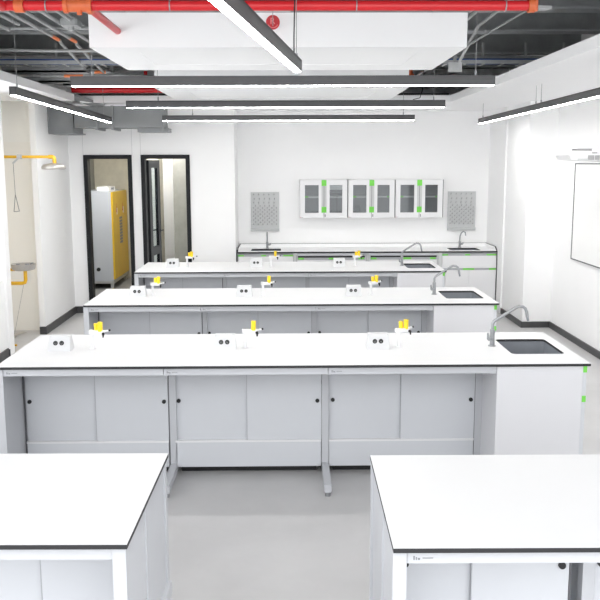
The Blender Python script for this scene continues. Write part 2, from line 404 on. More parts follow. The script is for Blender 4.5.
def gas_tap(x, y, label, group, two=True, a=0.0):
    root = thing('gas_tap', (x, y, ZW), label, 'gas tap', group)
    obj('pedestal', MB().cyl((x, y, ZW), .021, .006, n=14).cyl((x, y, ZW + .006), .011, .112, n=12), M['white'], root)
    ca, sa = math.cos(a), math.sin(a)
    P = lambda u, v, z: (x + u * ca - v * sa, y + u * sa + v * ca, z)
    hb = obj('valve_body', MB().bar(P(-.018, 0, .965), P(.082, 0, .962), .036, .026).bar(P(.05, 0, .965), P(.112, 0, .975), .012, .011), M['white'], root)
    obj('nozzle', MB().tube([P(.112, 0, .975), P(.124, 0, .977)], .007, 8).tube([P(.078, -.016, .957), P(.080, -.028, .95)], [.010, .009], 10).tube([P(.080, -.027, .95), P(.079, -.029, .932)], [.006, .005], 8), M['black'], root)
    obj('valve_handle', MB().tube([P(.056, -.006, .970), P(.058, -.006, 1.034)], [.0165, .0165], 14), M['yellow'], root)
    if two: obj('valve_handle', MB().tube([P(.028, .01, .970), P(.025, .01, 1.022)], [.0145, .0145], 14), M['yellow'], root)
    return root

ROWY = (5.11, 7.41, 9.70)
DEPTH = 1.0
rank = ('nearest', 'middle', 'farthest')
def narrow(o):
    o.location.x = .045 + (o.location.x - .045) * .976; o.scale.x = .976

SINK = (1.462, 1.81, 5.39, 5.86)
benches = []
lb = ['long white island bench nearest the viewer with its sink at the right end', 'long white island bench in the middle of the three full rows', 'long white island bench farthest back, in front of the wall counter']
b0 = make_bench('lab_bench', -1.80, 1.88, ROWY[0], ROWY[0] + DEPTH, [-.77, .25, 1.280], [('L', -1.757)], lb[0], SINK, 'long island lab benches')
benches.append(b0)
secs = ((-1.755, -.80), (-.76, .225), (.273, 1.256))
sl = ('left', 'centre', 'right')
cabs = []
for k, (a, b) in enumerate(secs):
    cabs.append(sliding_cabinet(a, b, ROWY[0] + .40, ROWY[0] + .97, 'pale grey sliding-door cabinet under the nearest full bench, %s section' % sl[k], 'sliding-door cabinets under the long benches'))
sc0 = sink_cabinet(1.302, 1.862, ROWY[0] + .015, ROWY[0] + .97, 'white sink cabinet at the right end of the nearest full bench', 'sink cabinets of the long benches')
for r in (1, 2):
    dy = ROWY[r] - ROWY[0]; V = Vector((0, dy, 0))
    q = [dup(b0, None, b0.location + V, lb[r])]
    for k in range(3):
        nm = 'middle full bench' if r == 1 else 'farthest full bench'
        q.append(dup(cabs[k], None, cabs[k].location + V, 'pale grey sliding-door cabinet under the %s, %s section' % (nm, sl[k])))
    q.append(dup(sc0, None, sc0.location + V, 'white sink cabinet at the right end of the %s' % nm))
    if r == 2: [narrow(o) for o in q]

boxes = ((-1.522, -.42, .609), (-1.40, -.403, .622), (-1.377, -.371, .627))
taps = ((-1.315, -.287, .75), (-1.266, -.229, .789), (-1.207, -.199, .816))
bx0 = tp0 = None
wh = ('left', 'centre', 'right')
for r in range(3):
    yb = ROWY[r] + .49
    fb = faucet(1.39, ROWY[r] + .53, 'grey gooseneck faucet bending over the sink of the %s full bench' % rank[r], 'gooseneck faucets on the long benches') if r == 0 else dup(f0, None, Vector((1.39, ROWY[r] + .53, ZW)), 'grey gooseneck faucet bending over the sink of the %s full bench' % rank[r])
    if r == 0: f0 = fb
    for k in range(3):
        lab = 'white wedge socket box with two black outlets, %s one on the %s full bench' % (wh[k], rank[r])
        if bx0 is None: bx0 = socket_box(boxes[r][k], yb, lab, 'socket boxes on the long benches')
        else: dup(bx0, None, Vector((boxes[r][k], yb, ZW)), lab)
        lab = 'white gas tap with yellow top beside the %s socket box, %s full bench' % (wh[k], rank[r])
        if tp0 is None: tp0 = gas_tap(taps[r][k], yb + .03, lab, 'gas taps on the long benches', True)
        elif (r, k) in ((0, 1),): tp1 = gas_tap(taps[r][k], yb + .03, lab, 'gas taps on the long benches', False, .12)
        else: dup(tp1 if k == 1 else tp0, None, Vector((taps[r][k], yb + .03, ZW)), lab, rot=(0, .15, .5)[k])

# foreground benches either side of the aisle
fr = make_bench('lab_bench', .343, 1.86, 2.575, 3.465, [1.12], [('L', .389)], 'white-topped bench in the right foreground, black edge nearest the viewer', None, None, .38)
obj('right_leg_frame', MB().box(1.80, 1.845, 2.6, 2.65, .0, .83).box(1.80, 1.845, 3.40, 3.45, 0, .83).box(1.80, 1.845, 2.6, 3.45, .03, .08), M['frame'], fr)
c = sliding_cabinet(.405, 1.048, 2.955, 3.42, 'pale grey sliding-door cabinet under the right foreground bench, beside the aisle', 'cabinets under the foreground benches', zk=.60, kn=.03, xm=.69)
c2 = sliding_cabinet(1.14, 1.79, 2.955, 3.42, 'pale grey sliding-door cabinet at the far right of the right foreground bench', 'cabinets under the foreground benches', zk=.60, kn=.03)
fl = make_bench('lab_bench', -1.90, -.53, 2.61, 3.50, [-1.30], [('R', -.583)], 'white-topped bench in the left foreground, black edge nearest the viewer', None, None, .38)
obj('left_leg_frame', MB().box(-1.88, -1.835, 2.63, 2.68, .0, .83).box(-1.88, -1.835, 3.43, 3.48, 0, .83).box(-1.88, -1.835, 2.63, 3.48, .03, .08), M['frame'], fl)
obj('side_rail', MB().box(-.548, -.526, 2.64, 3.47, .22, .28), M['frame'], fl)
c3 = sliding_cabinet(-1.268, -.598, 2.985, 3.45, 'pale grey sliding-door cabinet under the left foreground bench, beside the aisle', 'cabinets under the foreground benches', zk=.40, kn=.03)
c4 = sliding_cabinet(-1.82, -1.34, 2.985, 3.45, 'pale grey sliding-door cabinet at the far left of the left foreground bench', 'cabinets under the foreground benches', zk=.40, kn=.03)

PV = Vector((-1.215, 2.61, 0)); RM = Matrix.Rotation(math.radians(-0.9), 4, 'Z')
for o in (fl, c3, c4):      # the left foreground bench stands slightly askew
    o.location = RM @ (o.location - PV) + PV + Vector((0, .03, 0)); o.rotation_euler = (0, 0, math.radians(-0.9))

PV = Vector((.343, 2.575, 0)); RM = Matrix.Rotation(math.radians(-0.7), 4, 'Z')
for o in (fr, c, c2):
    o.location = RM @ (o.location - PV) + PV + Vector((-.004, .008, 0)); o.rotation_euler = (0, 0, math.radians(-0.7))

# ================================================================== BACK COUNTER
CF, CB = 11.90, YB - .002
ct = thing('wall_counter', (1.1, CF, 0), 'long white counter with black edge and two sinks against the back wall', 'counter')
S1, S2 = (-.515, -.09, 12.02, 12.36), (2.33, 2.76, 12.02, 12.36)
obj('worktop', plate_hole(-.70, 2.965, CF, CB, ZW - .018, ZW, [S1, S2]), [M['ctop'], M['core']], ct)
def upstand(m, x0, x1, y0, y1, zt):
    m.box(x0, x1, y0, y1, ZW, zt - .004, 0).box(x0, x1, y0, y1, zt - .004, zt, 1)
m = MB(); upstand(m, -.70, 2.965, CB - .013, CB, .905)
obj('rear_upstand', m, [M['ctop'], M['core']], ct)
for x0, x1, nm in ((-.70, -.688, 'side_upstand'), (2.953, 2.965, 'side_upstand')):
    m = MB(); m.hexa([(x0, CF + .01, ZW), (x1, CF + .01, ZW), (x1, CB, ZW), (x0, CB, ZW), (x0, CF + .10, .901), (x1, CF + .10, .901), (x1, CB, .901), (x0, CB, .901)], 0)
    m.bar(((x0 + x1) / 2, CF + .01, ZW + .001), ((x0 + x1) / 2, CF + .10, .903), .013, .006, 1).box(x0, x1, CF + .10, CB, .901, .905, 1)
    obj(nm, m, [M['ctop'], M['core']], ct)
for S in (S1, S2):
    a, b, c_, d = S; m = MB()
    m.box(a - .02, b + .02, c_ - .02, c_, .67, ZW - .018).box(a - .02, b + .02, d, d + .02, .67, ZW - .018).box(a - .02, a, c_, d, .67, ZW - .018).box(b, b + .02, c_, d, .67, ZW - .018).box(a - .02, b + .02, c_ - .02, d + .02, .65, .67)
    obj('sink_basin', m, M['basin'], ct)
def base_cab(x0, x1, label, kind):
    root = thing('base_cabinet', ((x0 + x1) / 2, CF, 0), label, 'cabinet', 'base cabinets under the wall counter')
    y = CF + .02
    m = MB().box(x0, x0 + .016, y + .02, CB - .03, .06, .815).box(x1 - .016, x1, y + .02, CB - .03, .06, .815).box(x0, x1, CB - .044, CB - .03, .06, .815).box(x0, x1, y + .02, CB - .03, .06, .076)
    obj('carcass', m, M['panel'], root)
    obj('plinth', MB().box(x0 + .02, x1 - .02, y + .06, CB - .06, 0, .06), M['black'], root)
    if kind == 'sink':
        hs = obj('handle_strip', MB().box(x0, x1, y + .006, y + .022, .782, .825).box(x0, x1, y + .006, y + .022, .578, .606), M['strip'], root)
        dr = obj('drawer_front', MB().box(x0 + .004, x1 - .004, y, y + .018, .608, .782), M['white'], root)
        for a, b in ((x0 + .002, x0 + .085), (x0 + .37 * (x1 - x0) + .04, x0 + .37 * (x1 - x0) + .11), (x1 - .14, x1 - .002)):
            obj('green_tape', MB().box(a, b, y + .001, y + .006, .786, .806), M['tape'], hs)
        for a, b in ((x0 + .30, x0 + .46), (x1 - .10, x1 - .002)):
            obj('green_tape', MB().box(a, b, y + .001, y + .006, .580, .604), M['tape'], hs)
        xm = (x0 + x1) / 2
        for a, b in ((x0 + .05, xm - .002), (xm + .002, x1 - .004)):
            obj('door', MB().box(a, b, y, y + .018, .08, .578), M['white'], root)
        obj('side_edge', MB().box(x0, x0 + .045, y, y + .018, .08, .578), M['panel'], root)
        obj('green_tape', MB().box(x0 + .035, x0 + .052, y - .002, y, .53, .575), M['tape'], root)
    else:
        obj('top_rail', MB().box(x0, x1, y - .005, y + .02, .795, .825), M['steel'], root)
        hs = obj('handle_strip', MB().box(x0 + .016, x1 - .016, y + .008, y + .022, .73, .79), M['strip'], root)
        obj('gap_seal', MB().box(x0 + .018, x1 - .018, y + .002, y + .008, .766, .786), M['black'], root)
        for a, b in ((x0 + .02, x0 + .10), ((x0 + x1) / 2 - .04, (x0 + x1) / 2 + .11), (x1 - .11, x1 - .03)):
            obj('green_tape', MB().box(a, b, y + .003, y + .008, .738, .762), M['tape'], hs)
        xm = (x0 + x1) / 2
        for a, b in ((x0 + .018, xm - .002), (xm + .002, x1 - .018)):
            obj('door', MB().box(a, b, y, y + .018, .08, .73), M['white'], root)
    return root
base_cab(-.695, .085, 'white sink base cabinet at the left end of the wall counter', 'sink')
base_cab(.135, 1.115, 'white base cabinet left of centre under the wall counter', 'mid')
base_cab(1.16, 2.13, 'white base cabinet right of centre under the wall counter', 'mid')
base_cab(2.19, 2.96, 'white sink base cabinet with drawer at the right end of the wall counter', 'sink')
for x0, x1 in ((.085, .135), (1.115, 1.16), (2.13, 2.19)):
    obj('support_post', MB().box(x0 + .004, x1 - .004, CF + .015, CF + .05, 0, .83), M['rack'], ct)
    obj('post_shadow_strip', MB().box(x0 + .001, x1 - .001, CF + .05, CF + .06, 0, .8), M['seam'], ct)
obj('end_strip', MB().box(-.715, -.70, CF + .004, CF + .03, 0, .88), M['seam'], ct)
obj('end_strip', MB().box(2.962, 2.968, CF + .004, CF + .03, 0, .85), M['seam'], ct)

# slim faucets at the wall sinks
def slim_faucet(x, y, bend, label):
    root = thing('slim_faucet', (x, y, ZW), label, 'faucet', 'faucets of the wall counter')
    obj('base', MB().cyl((x, y, ZW), .024, .008, n=14).cyl((x, y, ZW + .008), .017, .09, n=12), M['chrome'], root)
    if bend:
        pts = [(x, y, .95), (x + .002, y, 1.02), (x + .02, y - .01, 1.07), (x + .045, y - .02, 1.09), (x + .07, y - .03, 1.075), (x + .075, y - .04, 1.03)]
    else:
        pts = [(x, y, .95), (x, y, 1.02), (x, y - .02, 1.075), (x, y - .06, 1.09), (x, y - .10, 1.075), (x, y - .115, 1.04)]
    obj('spout', MB().tube(pts, .010, 8), M['chrome'], root)
    obj('lever', MB().tube([(x, y, .905), (x + .045, y - .01, .905)], .012, 8).tube([(x + .045, y - .01, .905), (x + .05, y - .01, .93)], .008, 8), M['chrome'], root)
slim_faucet(-.29, 12.40, False, 'slim chrome faucet at the left wall sink, below the left drying rack')
slim_faucet(2.53, 12.40, True, 'slim chrome faucet at the right wall sink, bending to the right')

# drying racks
def rack(x0, x1, z0, z1, label):
    y = YB - .003; root = thing('drying_rack', ((x0 + x1) / 2, y, z0), label, 'drying rack', 'pegged drying racks on the back wall')
    obj('board', MB().box(x0, x1, y - .025, y, z0 + .04, z1, c=.004), M['rack'], root)
    obj('drip_trough', MB().hexa([(x0, y - .05, z0), (x1, y - .05, z0), (x1, y, z0), (x0, y, z0), (x0, y - .075, z0 + .045), (x1, y - .075, z0 + .045), (x1, y, z0 + .045), (x0, y, z0 + .045)]), M['strip' if False else 'rack'], root)
    m = MB(); w_ = x1 - x0; h = z1 - z0
    def peg(x, z):
        m.tube([(x, y - .025, z), (x, y - .06, z + .016)], [.0075, .0055], 6)
    for r_, zz in enumerate((.93, .82, .72)):
        n = 5 if r_ % 2 == 0 else 5; off = .12 if r_ % 2 else .08
        for k in range(n): peg(x0 + w_ * (off + k * .18 + (.0 if r_ % 2 else .02)), z0 + h * zz)
    for r_ in range(10):
        n = 6 if r_ % 2 else 5
        for k in range(n): peg(x0 + w_ * ((.09 if r_ % 2 else .165) + k * .163), z0 + h * (.64 - r_ * .052))
    obj('pegs', m, M['peg'], root)['kind'] = 'stuff'
rack(-.53, -.115, 1.09, 1.663, 'grey pegged drying rack on the back wall, left of the glass cabinets')
rack(2.375, 2.787, 1.09, 1.663, 'grey pegged drying rack on the back wall, right of the glass cabinets')

# wall cabinets with glazed doors
def wall_cab(x0, x1, label, inside):
    yf, yb = 12.30, YB - .002; z0, z1 = 1.300, 1.842; root = thing('glazed_wall_cabinet', ((x0 + x1) / 2, yf, z0), label, 'wall cabinet', 'glazed wall cabinets above the counter')
    m = MB().box(x0, x0 + .014, yf + .02, yb, z0, z1).box(x1 - .014, x1, yf + .02, yb, z0, z1).box(x0, x1, yf + .02, yb, z0, z0 + .016).box(x0, x1, yf + .02, yb, z1 - .016, z1)
    obj('carcass', m, M['white'], root)
    obj('back_panel', MB().box(x0 + .014, x1 - .014, yb - .01, yb, z0 + .016, z1 - .016), M['tank'], root)
    obj('shelf', MB().box(x0 + .014, x1 - .014, yf + .05, yb - .01, 1.585, 1.603), M['rack'], root)
    xm = (x0 + x1) / 2 + .003; g = .036
    for k, (a, b) in enumerate(((x0 + .002, xm - g), (xm + g, x1 - .004))):
        m = MB(); ga, gb = (a + .068, b - .04) if k == 0 else (a + .045, b - .072)
        m.box(a, ga, yf, yf + .02, z0, z1).box(gb, b, yf, yf + .02, z0, z1).box(ga, gb, yf, yf + .02, z0, z0 + .073).box(ga, gb, yf, yf + .02, z1 - .073, z1)
        d = obj('glass_door', m, M['white'], root)
        obj('pane', MB().box(ga, gb, yf + .008, yf + .012, z0 + .073, z1 - .073), M['glass'], d)
        if k == 0 or not inside:
            obj('green_tape', MB().box(ga + .002 if k == 0 else gb - .03, ga + .05 if k == 0 else gb - .002, yf + .045, yf + .05, 1.588, 1.612), M['tape'], root)
    st = obj('handle_strip', MB().box(xm - g, xm - .003, yf + .004, yf + .02, z0 + .073, z1).box(xm + .003, xm + g, yf + .004, yf + .02, z0 + .073, z1), M['rack'], root)
    obj('centre_gap', MB().box(xm - .003, xm + .003, yf + .008, yf + .02, z0, z1), M['seam'], st)
    obj('lower_infill', MB().box(xm - g, xm - .004, yf, yf + .018, z0, z0 + .073).box(xm + .004, xm + g, yf, yf + .018, z0, z0 + .073), M['white'], root)
    for za, zb in ((z1 - .085, z1 - .002), (z0 + .075, z0 + .158)):
        obj('green_tape', MB().box(xm - g + .001, xm + g - .001, yf - .001, yf + .003, za, zb), M['tape'], root)
    obj('door_mark', MB().box(xm + .012, xm + .024, yf - .001, yf, z0 + .012, z0 + .050), M['print'], root)
    obj('maker_mark', MB().box(x0 + .004, x0 + .014, yf - .001, yf, z0 + .004, z0 + .012), M['redprint'], root)
    obj('maker_text', MB().box(x0 + .018, x0 + .045, yf - .001, yf, z0 + .005, z0 + .010), M['print'], root)
    obj('side_shadow_strip', MB().box(x1 - .003, x1 + .006, yf + .006, yf + .02, z0, z1), M['seam'], root)
    if inside:
        a, b = xm + g + .05, x1 - .075
        obj('leaflet_holder', MB().box(a, b, yf + .06, yf + .20, 1.70, 1.76).box(a, b, yf + .06, yf + .2, 1.72, 1.73), M['white'], root)
        obj('divider', MB().box(a, b, yf + .05, yf + .055, 1.62, 1.65).box((a + b) / 2 + .01, (a + b) / 2 + .02, yf + .05, yf + .06, 1.38, 1.62), M['seam'], root)
wall_cab(.189, .873, 'leftmost white glazed wall cabinet, papers visible behind its right pane', True)
wall_cab(.883, 1.555, 'middle white glazed wall cabinet with green-taped handles', False)
wall_cab(1.565, 2.25, 'rightmost white glazed wall cabinet, nearest the right drying rack', False)

# wall sockets
def outlet(x, y, z, label):
    root = thing('wall_socket', (x, y, z - .04), label, 'wall socket', 'flush wall sockets')
    obj('plate', MB().box(x - .055, x + .055, y - .008, y, z - .035, z + .035), M['cloud'], root)
    obj('insert', MB().box(x - .045, x - .004, y - .010, y - .008, z - .025, z + .025).box(x + .004, x + .045, y - .010, y - .008, z - .025, z + .025), M['cloud'], root)
outlet(.813, YB - .001, 1.072, 'white flush socket below the leftmost glazed cabinet')
outlet(1.942, YB - .001, 1.067, 'white flush socket below the rightmost glazed cabinet')
outlet(-1.08, YD - .001, .845, 'white flush socket beside the right-hand doorway')

# ================================================================== DOORS AND STORE ROOM
def door_frame(name, x0, x1):
    m = MB(); y0, y1 = YD - .025, YD + .13; t_ = .055
    m.box(x0, x0 + t_, y0, y1, 0, ZD).box(x1 - t_, x1, y0, y1, 0, ZD).box(x0 + t_, x1 - t_, y0, y1, ZD - t_, ZD)
    return struct(name, m, M['dframe'])
door_frame('door_1', *D1)
d2 = door_frame('door_2', *D2)
d2['label'] = 'black framed doorway with half-open glazed door'
# open leaf of door 2, hinged left, swung into the room beyond
H = Vector((D2[0] + .065, YD + .13, 0)); E_ = Vector((-1.872, 12.56, 0)); dv = (E_ - H); L_ = dv.length; dv.normalize(); nv = Vector((dv.y, -dv.x, 0))
def leafbox(m, u0, u1, z0, z1, t0=-.02, t1=.02):
    p = []
    for z in (z0, z1):
        for u, t_ in ((u0, t0), (u1, t0), (u1, t1), (u0, t1)): q = H + dv * u + nv * t_; p.append((q.x, q.y, z))
    m.hexa(p)
m = MB(); leafbox(m, 0, .13, .02, 2.13); leafbox(m, L_ - .13, L_, .02, 2.13); leafbox(m, .13, L_ - .13, 2.02, 2.13); leafbox(m, .13, L_ - .13, .78, .90); leafbox(m, .13, L_ - .13, .02, .2)
lf = struct('door_leaf', m, M['leaf'], d2)
m = MB(); leafbox(m, .13, L_ - .13, .90, 2.02, -.004, .004); leafbox(m, .13, L_ - .13, .2, .78, -.004, .004)
struct('glass_pane', m, M['dglass'], lf)
m = MB(); q = H + dv * (L_ - .06)
for s in (-1, 1):
    a = q + nv * (.02 * s); b = q + nv * (.065 * s); m.tube([(a.x, a.y, 1.12), (b.x, b.y, 1.12), (b.x - dv.x * .11, b.y - dv.y * .11, 1.12)], .010, 8)
m.bar((q.x, q.y, 1.03), (q.x, q.y, 1.17), .03, .05)
struct('door_handle', m, M['black'], lf)
# rooms beyond
struct('floor_store', B(-4.6, -.84, 12.62, 17, -.1, 0), M['dfloor'])
struct('wall_store_back', B(-4.6, -2.08, 15.6, 15.75, 0, 2.7), M['plaster'])
struct('wall_store_left', B(-3.62, -3.48, 12.0, 15.6, 0, 2.7), M['concrete'])
struct('wall_store_divider', B(-2.12, -2.0, 12.0, 15.75, 0, 2.7), M['plaster'])
struct('wall_passage_back', B(-2.0, -.84, 13.9, 14.05, 0, 2.7), M['cloud'])
struct('wall_passage_pillar', B(-1.76, -1.2, 13.3, 13.9, 0, 2.7), M['concrete'])
struct('ceiling_store', B(-4.6, -.84, 12.0, 17, 2.7, 2.8), M['soffit'])
tag(obj('store_fill_light', B(-2.75, -2.25, 12.9, 14.0, 2.66, 2.699), M['led2']), 'unseen fill light added to brighten the store room beyond the left doorway', 'fill light')  # glowing panel added out of view to brighten the store room
tag(obj('passage_fill_light', B(-1.97, -1.55, 12.85, 13.2, 2.66, 2.70), M['led3']), 'unseen fill light added to brighten the passage beyond the right doorway', 'fill light')  # unseen emitter added so the passage walls come out bright

t = thing('safety_cabinet', (-3.1, 14.2, 0), 'tall grey safety cabinet with yellow door seen through the left doorway', 'cabinet')
X0, X1, Y0, Y1 = -3.40, -2.885, 14.2, 15.45
obj('body', MB().box(X0, X1 - .03, Y0, Y1, .13, 1.63), M['hazgrey'], t)
obj('foot', MB().box(X1 - .09, X1 - .04, Y0 + .02, Y0 + .07, 0, .13), M['rack'], t)
obj('foot', MB().box(X1 - .09, X1 - .04, Y1 - .1, Y1 - .05, 0, .13), M['rack'], t)
obj('foot', MB().box(X0 + .03, X0 + .08, Y0 + .02, Y0 + .07, 0, .13), M['rack'], t)
obj('skirt', MB().box(X0, X1 - .02, Y0 + .01, Y1, .09, .13), M['rack'], t)
obj('vent_port', MB().cyl((-3.16, Y0 - .012, .33), .033, .012, 'y', 18), M['core'], t)
ym = (Y0 + Y1) / 2
for a, b in ((Y0, ym - .003), (ym + .003, Y1)):
    obj('yellow_door', MB().box(X1 - .03, X1, a, b, .16, 1.615), M['hazyel'], t)
for yy in (14.50, 15.05):
    m = MB(); x = X1 + .003
    m.hexa([(x - .001, yy - .07, 1.27), (x, yy - .07, 1.27), (x, yy, 1.27), (x - .001, yy, 1.27), (x - .001, yy - .02, 1.42), (x, yy - .02, 1.42), (x, yy - .015, 1.42), (x - .001, yy - .015, 1.42)])
    obj('flame_sign', m, M['redprint'], t)
    obj('sign_ground', MB().box(X1, X1 + .0012, yy + .0, yy + .07, 1.23, 1.34), M['white'], t)
m = MB()
for k in range(9): m.box(X1, X1 + .0015, 14.72, 14.96, .72 + k * .052, .72 + k * .052 + .040)
for yy in (14.79, 14.84): m.box(X1 - .0005, X1 + .0008, yy, yy + .02, .72, 1.1)
obj('door_lettering', m, M['print'], t)
t = thing('vent_unit', (-3.05, 14.6, 1.63), 'small white vent box lying on top of the grey safety cabinet', 'vent box')
obj('box_body', MB().box(-3.17, -2.98, 14.35, 14.9, 1.63, 1.70), M['white'], t)
obj('outlet_spigot', MB().cyl((-2.99, 14.6, 1.665), .02, .05, 'x', 12), M['print'], t)

# ================================================================== WHITEBOARD AND PROJECTOR
t = thing('whiteboard', (XR, 8.9, .975), 'white glossy whiteboard with thin dark frame on the right wall', 'whiteboard')
yb1 = 9.87; yb0 = 6.6; z0, z1 = .975, 2.06
obj('board_face', MB().box(XR - .018, XR - .001, yb0, yb1, z0, z1), M['board'], t)
m = MB().box(XR - .024, XR - .001, yb1, yb1 + .012, z0 - .012, z1 + .012).box(XR - .024, XR - .001, yb0 - .012, yb0, z0 - .012, z1 + .012).box(XR - .024, XR - .001, yb0, yb1, z0 - .012, z0).box(XR - .024, XR - .001, yb0, yb1, z1, z1 + .012)
obj('board_frame', m, M['seam'], t)
t = thing('projector', (3.0, 8.6, 2.08), 'white wall-mounted short-throw projector above the whiteboard', 'projector')
PX0, PX1, PY0, PY1 = 2.77, 3.23, 8.42, 8.86
m = MB().hexa([(PX0 + .03, PY0 + .01, 2.105), (PX1, PY0 + .01, 2.085), (PX1, PY1 - .01, 2.085), (PX0 + .03, PY1 - .01, 2.105), (PX0, PY0, 2.155), (PX1, PY0, 2.165), (PX1, PY1, 2.165), (PX0, PY1, 2.155)])
m.hexa([(PX0, PY0, 2.155), (PX1, PY0, 2.165), (PX1, PY1, 2.165), (PX0, PY1, 2.155), (PX0 + .07, PY0 + .04, 2.195), (PX1, PY0 + .02, 2.19), (PX1, PY1 - .03, 2.19), (PX0 + .07, PY1 - .04, 2.195)])
obj('body', m, M['white'], t)
obj('front_window', MB().prism([(PX0 + .09, PY0 - .003), (PX0 + .23, PY0 - .003), (PX0 + .23, PY0 + .02), (PX0 + .09, PY0 + .02)], 2.10, 2.118), M['rack'], t)
for k, (xa, xb) in enumerate(((.19, .25), (.26, .305), (.315, .365))):
    obj('vent_grille', MB().box(PX0 + xa, PX0 + xb, PY0 - .004, PY0 + .01, 2.105, 2.15), M['mesh'], t)
obj('label_plate', MB().box(PX0 + .23, PX0 + .28, PY0 + .005, PY0 + .02, 2.166, 2.18), M['mesh'], t)
obj('wall_arm', MB().box(PX0 + .06, XR - .001, PY0 + .12, PY0 + .26, 2.215, 2.245, c=.01), M['white'], t)
obj('arm_bracket', MB().box(PX0 + .12, PX0 + .26, PY0 + .10, PY0 + .28, 2.19, 2.216).box(PX0 + .11, PX0 + .20, PY0 + .08, PY0 + .10, 2.192, 2.204), M['mesh'], t)
obj('wall_plate', MB().box(XR - .02, XR - .001, PY0 + .05, PY0 + .33, 2.12, 2.34), M['white'], t)

# ================================================================== SHOWER AND EYEWASH
SX, SY = -3.20, 9.60
t = thing('emergency_shower', (SX, SY, 0), 'yellow-piped emergency shower with silver head on the left', 'safety shower')
obj('riser_pipe', MB().tube([(SX, SY, 1.0), (SX, SY, 2.19)], .017, 10), M['pipe_yellow'], t)
obj('wall_bracket', MB().tube([(SX, SY, 2.0), (-3.695, SY, 2.0)], .012, 8).tube([(SX, SY, 1.2), (-3.695, SY, 1.2)], .012, 8), M['pipe_yellow'], t)
arm = obj('arm_pipe', MB().tube([(SX - .01, SY, 2.16), (-2.60, SY, 2.158)], .0165, 10), M['pipe_yellow'], t)
obj('wall_flange', MB().cyl((SX - .02, SY, 2.16), .028, .06, 'x', 14), M['pipe_yellow'], t)
obj('elbow', MB().tube([(-2.64, SY, 2.158), (-2.60, SY, 2.158), (-2.583, SY, 2.15), (-2.577, SY, 2.13), (-2.577, SY, 2.085)], .022, 12), M['pipe_yellow'], t)
obj('shower_head', MB().lathe((-2.59, SY, 2.02), [(.0, .006), (.112, .0), (.128, .004), (.132, .012), (.128, .040), (.112, .052), (.06, .064), (.02, .072), (.0, .074)], 28), M['silver'], t)
v = obj('valve_lever', MB().cyl((-2.98, SY - .02, 2.16), .026, .05, 'x', 12).bar((-2.96, SY - .03, 2.15), (-3.03, SY - .03, 2.085), .02, .018), M['rack'], t)
m = MB().tube([(-3.025, SY - .03, 2.085), (-3.02, SY - .03, 1.74)], .003, 6).bar((-3.02, SY - .03, 1.745), (-3.045, SY - .03, 1.555), .007, .007).bar((-3.045, SY - .03, 1.555), (-2.985, SY - .03, 1.56), .007, .007).bar((-2.985, SY - .03, 1.56), (-3.02, SY - .03, 1.745), .007, .007)
obj('pull_rod', m, M['wire'], v)
EX = -2.955
t = thing('eyewash_station', (EX, SY, .73), 'wall-mounted eyewash with silver bowl on yellow pipes below the shower', 'eyewash')
obj('drain_pipe', MB().tube([(-3.20, SY, .745), (EX - .05, SY, .745), (EX - .02, SY, .755), (EX - .012, SY, .78), (EX - .012, SY, .90)], .021, 12).cyl((-3.2, SY, .745), .032, .02, 'x', 14), M['pipe_yellow'], t)
obj('supply_pipe', MB().tube([(-3.2, SY, .90), (EX, SY, .90)], .011, 10).cyl((-3.205, SY, .90), .028, .012, 'x', 14).cyl((-3.13, SY, .90), .016, .05, 'x', 12), M['pipe_yellow'], t)
obj('wall_mount', MB().tube([(-3.695, SY, .745), (-3.2, SY, .745)], .02, 10).tube([(-3.695, SY, .90), (-3.2, SY, .90)], .011, 8), M['pipe_yellow'], t)
obj('bowl', MB().lathe((EX - .03, SY, .893), [(.0, .0), (.09, .0), (.122, .010), (.130, .028), (.134, .070), (.138, .074), (.128, .070), (.11, .03), (.0, .012)], 28), M['silver'], t)
m = MB()
for dx in (-.055, .05): m.tube([(EX - .03 + dx, SY, .91), (EX - .03 + dx, SY - .02, .955)], [.012, .016], 10).cyl((EX - .03 + dx, SY - .02, .955), .022, .016, n=12)
obj('spray_nozzle', m, M['chrome'], t)
obj('push_paddle', MB().bar((EX + .04, SY - .03, .93), (EX + .09, SY - .05, .985), .03, .006), M['chrome'], t)
t = thing('foot_treadle', (-3.3, 10.25, 0), 'flat steel foot treadle on the floor under the eyewash', 'foot pedal')
obj('plate', MB().bar((-3.36, 10.2, .02), (-3.24, 10.34, .035), .07, .006).box(-3.38, -3.30, 10.12, 10.2, 0, .02), M['silver'], t)
obj('cord', MB().tube([(-3.33, 10.22, .03), (-2.99, SY, .74)], .0018, 5), M['wire'], t)
tag(obj('floor_valve', MB().box(-3.22, -3.16, 9.64, 9.70, 0, .012).tube([(-3.23, 9.67, .013), (-3.13, 9.67, .013)], .012, 8), M['pipe_yellow']), 'small yellow pipe stub on the floor in the shower alcove', 'pipe')

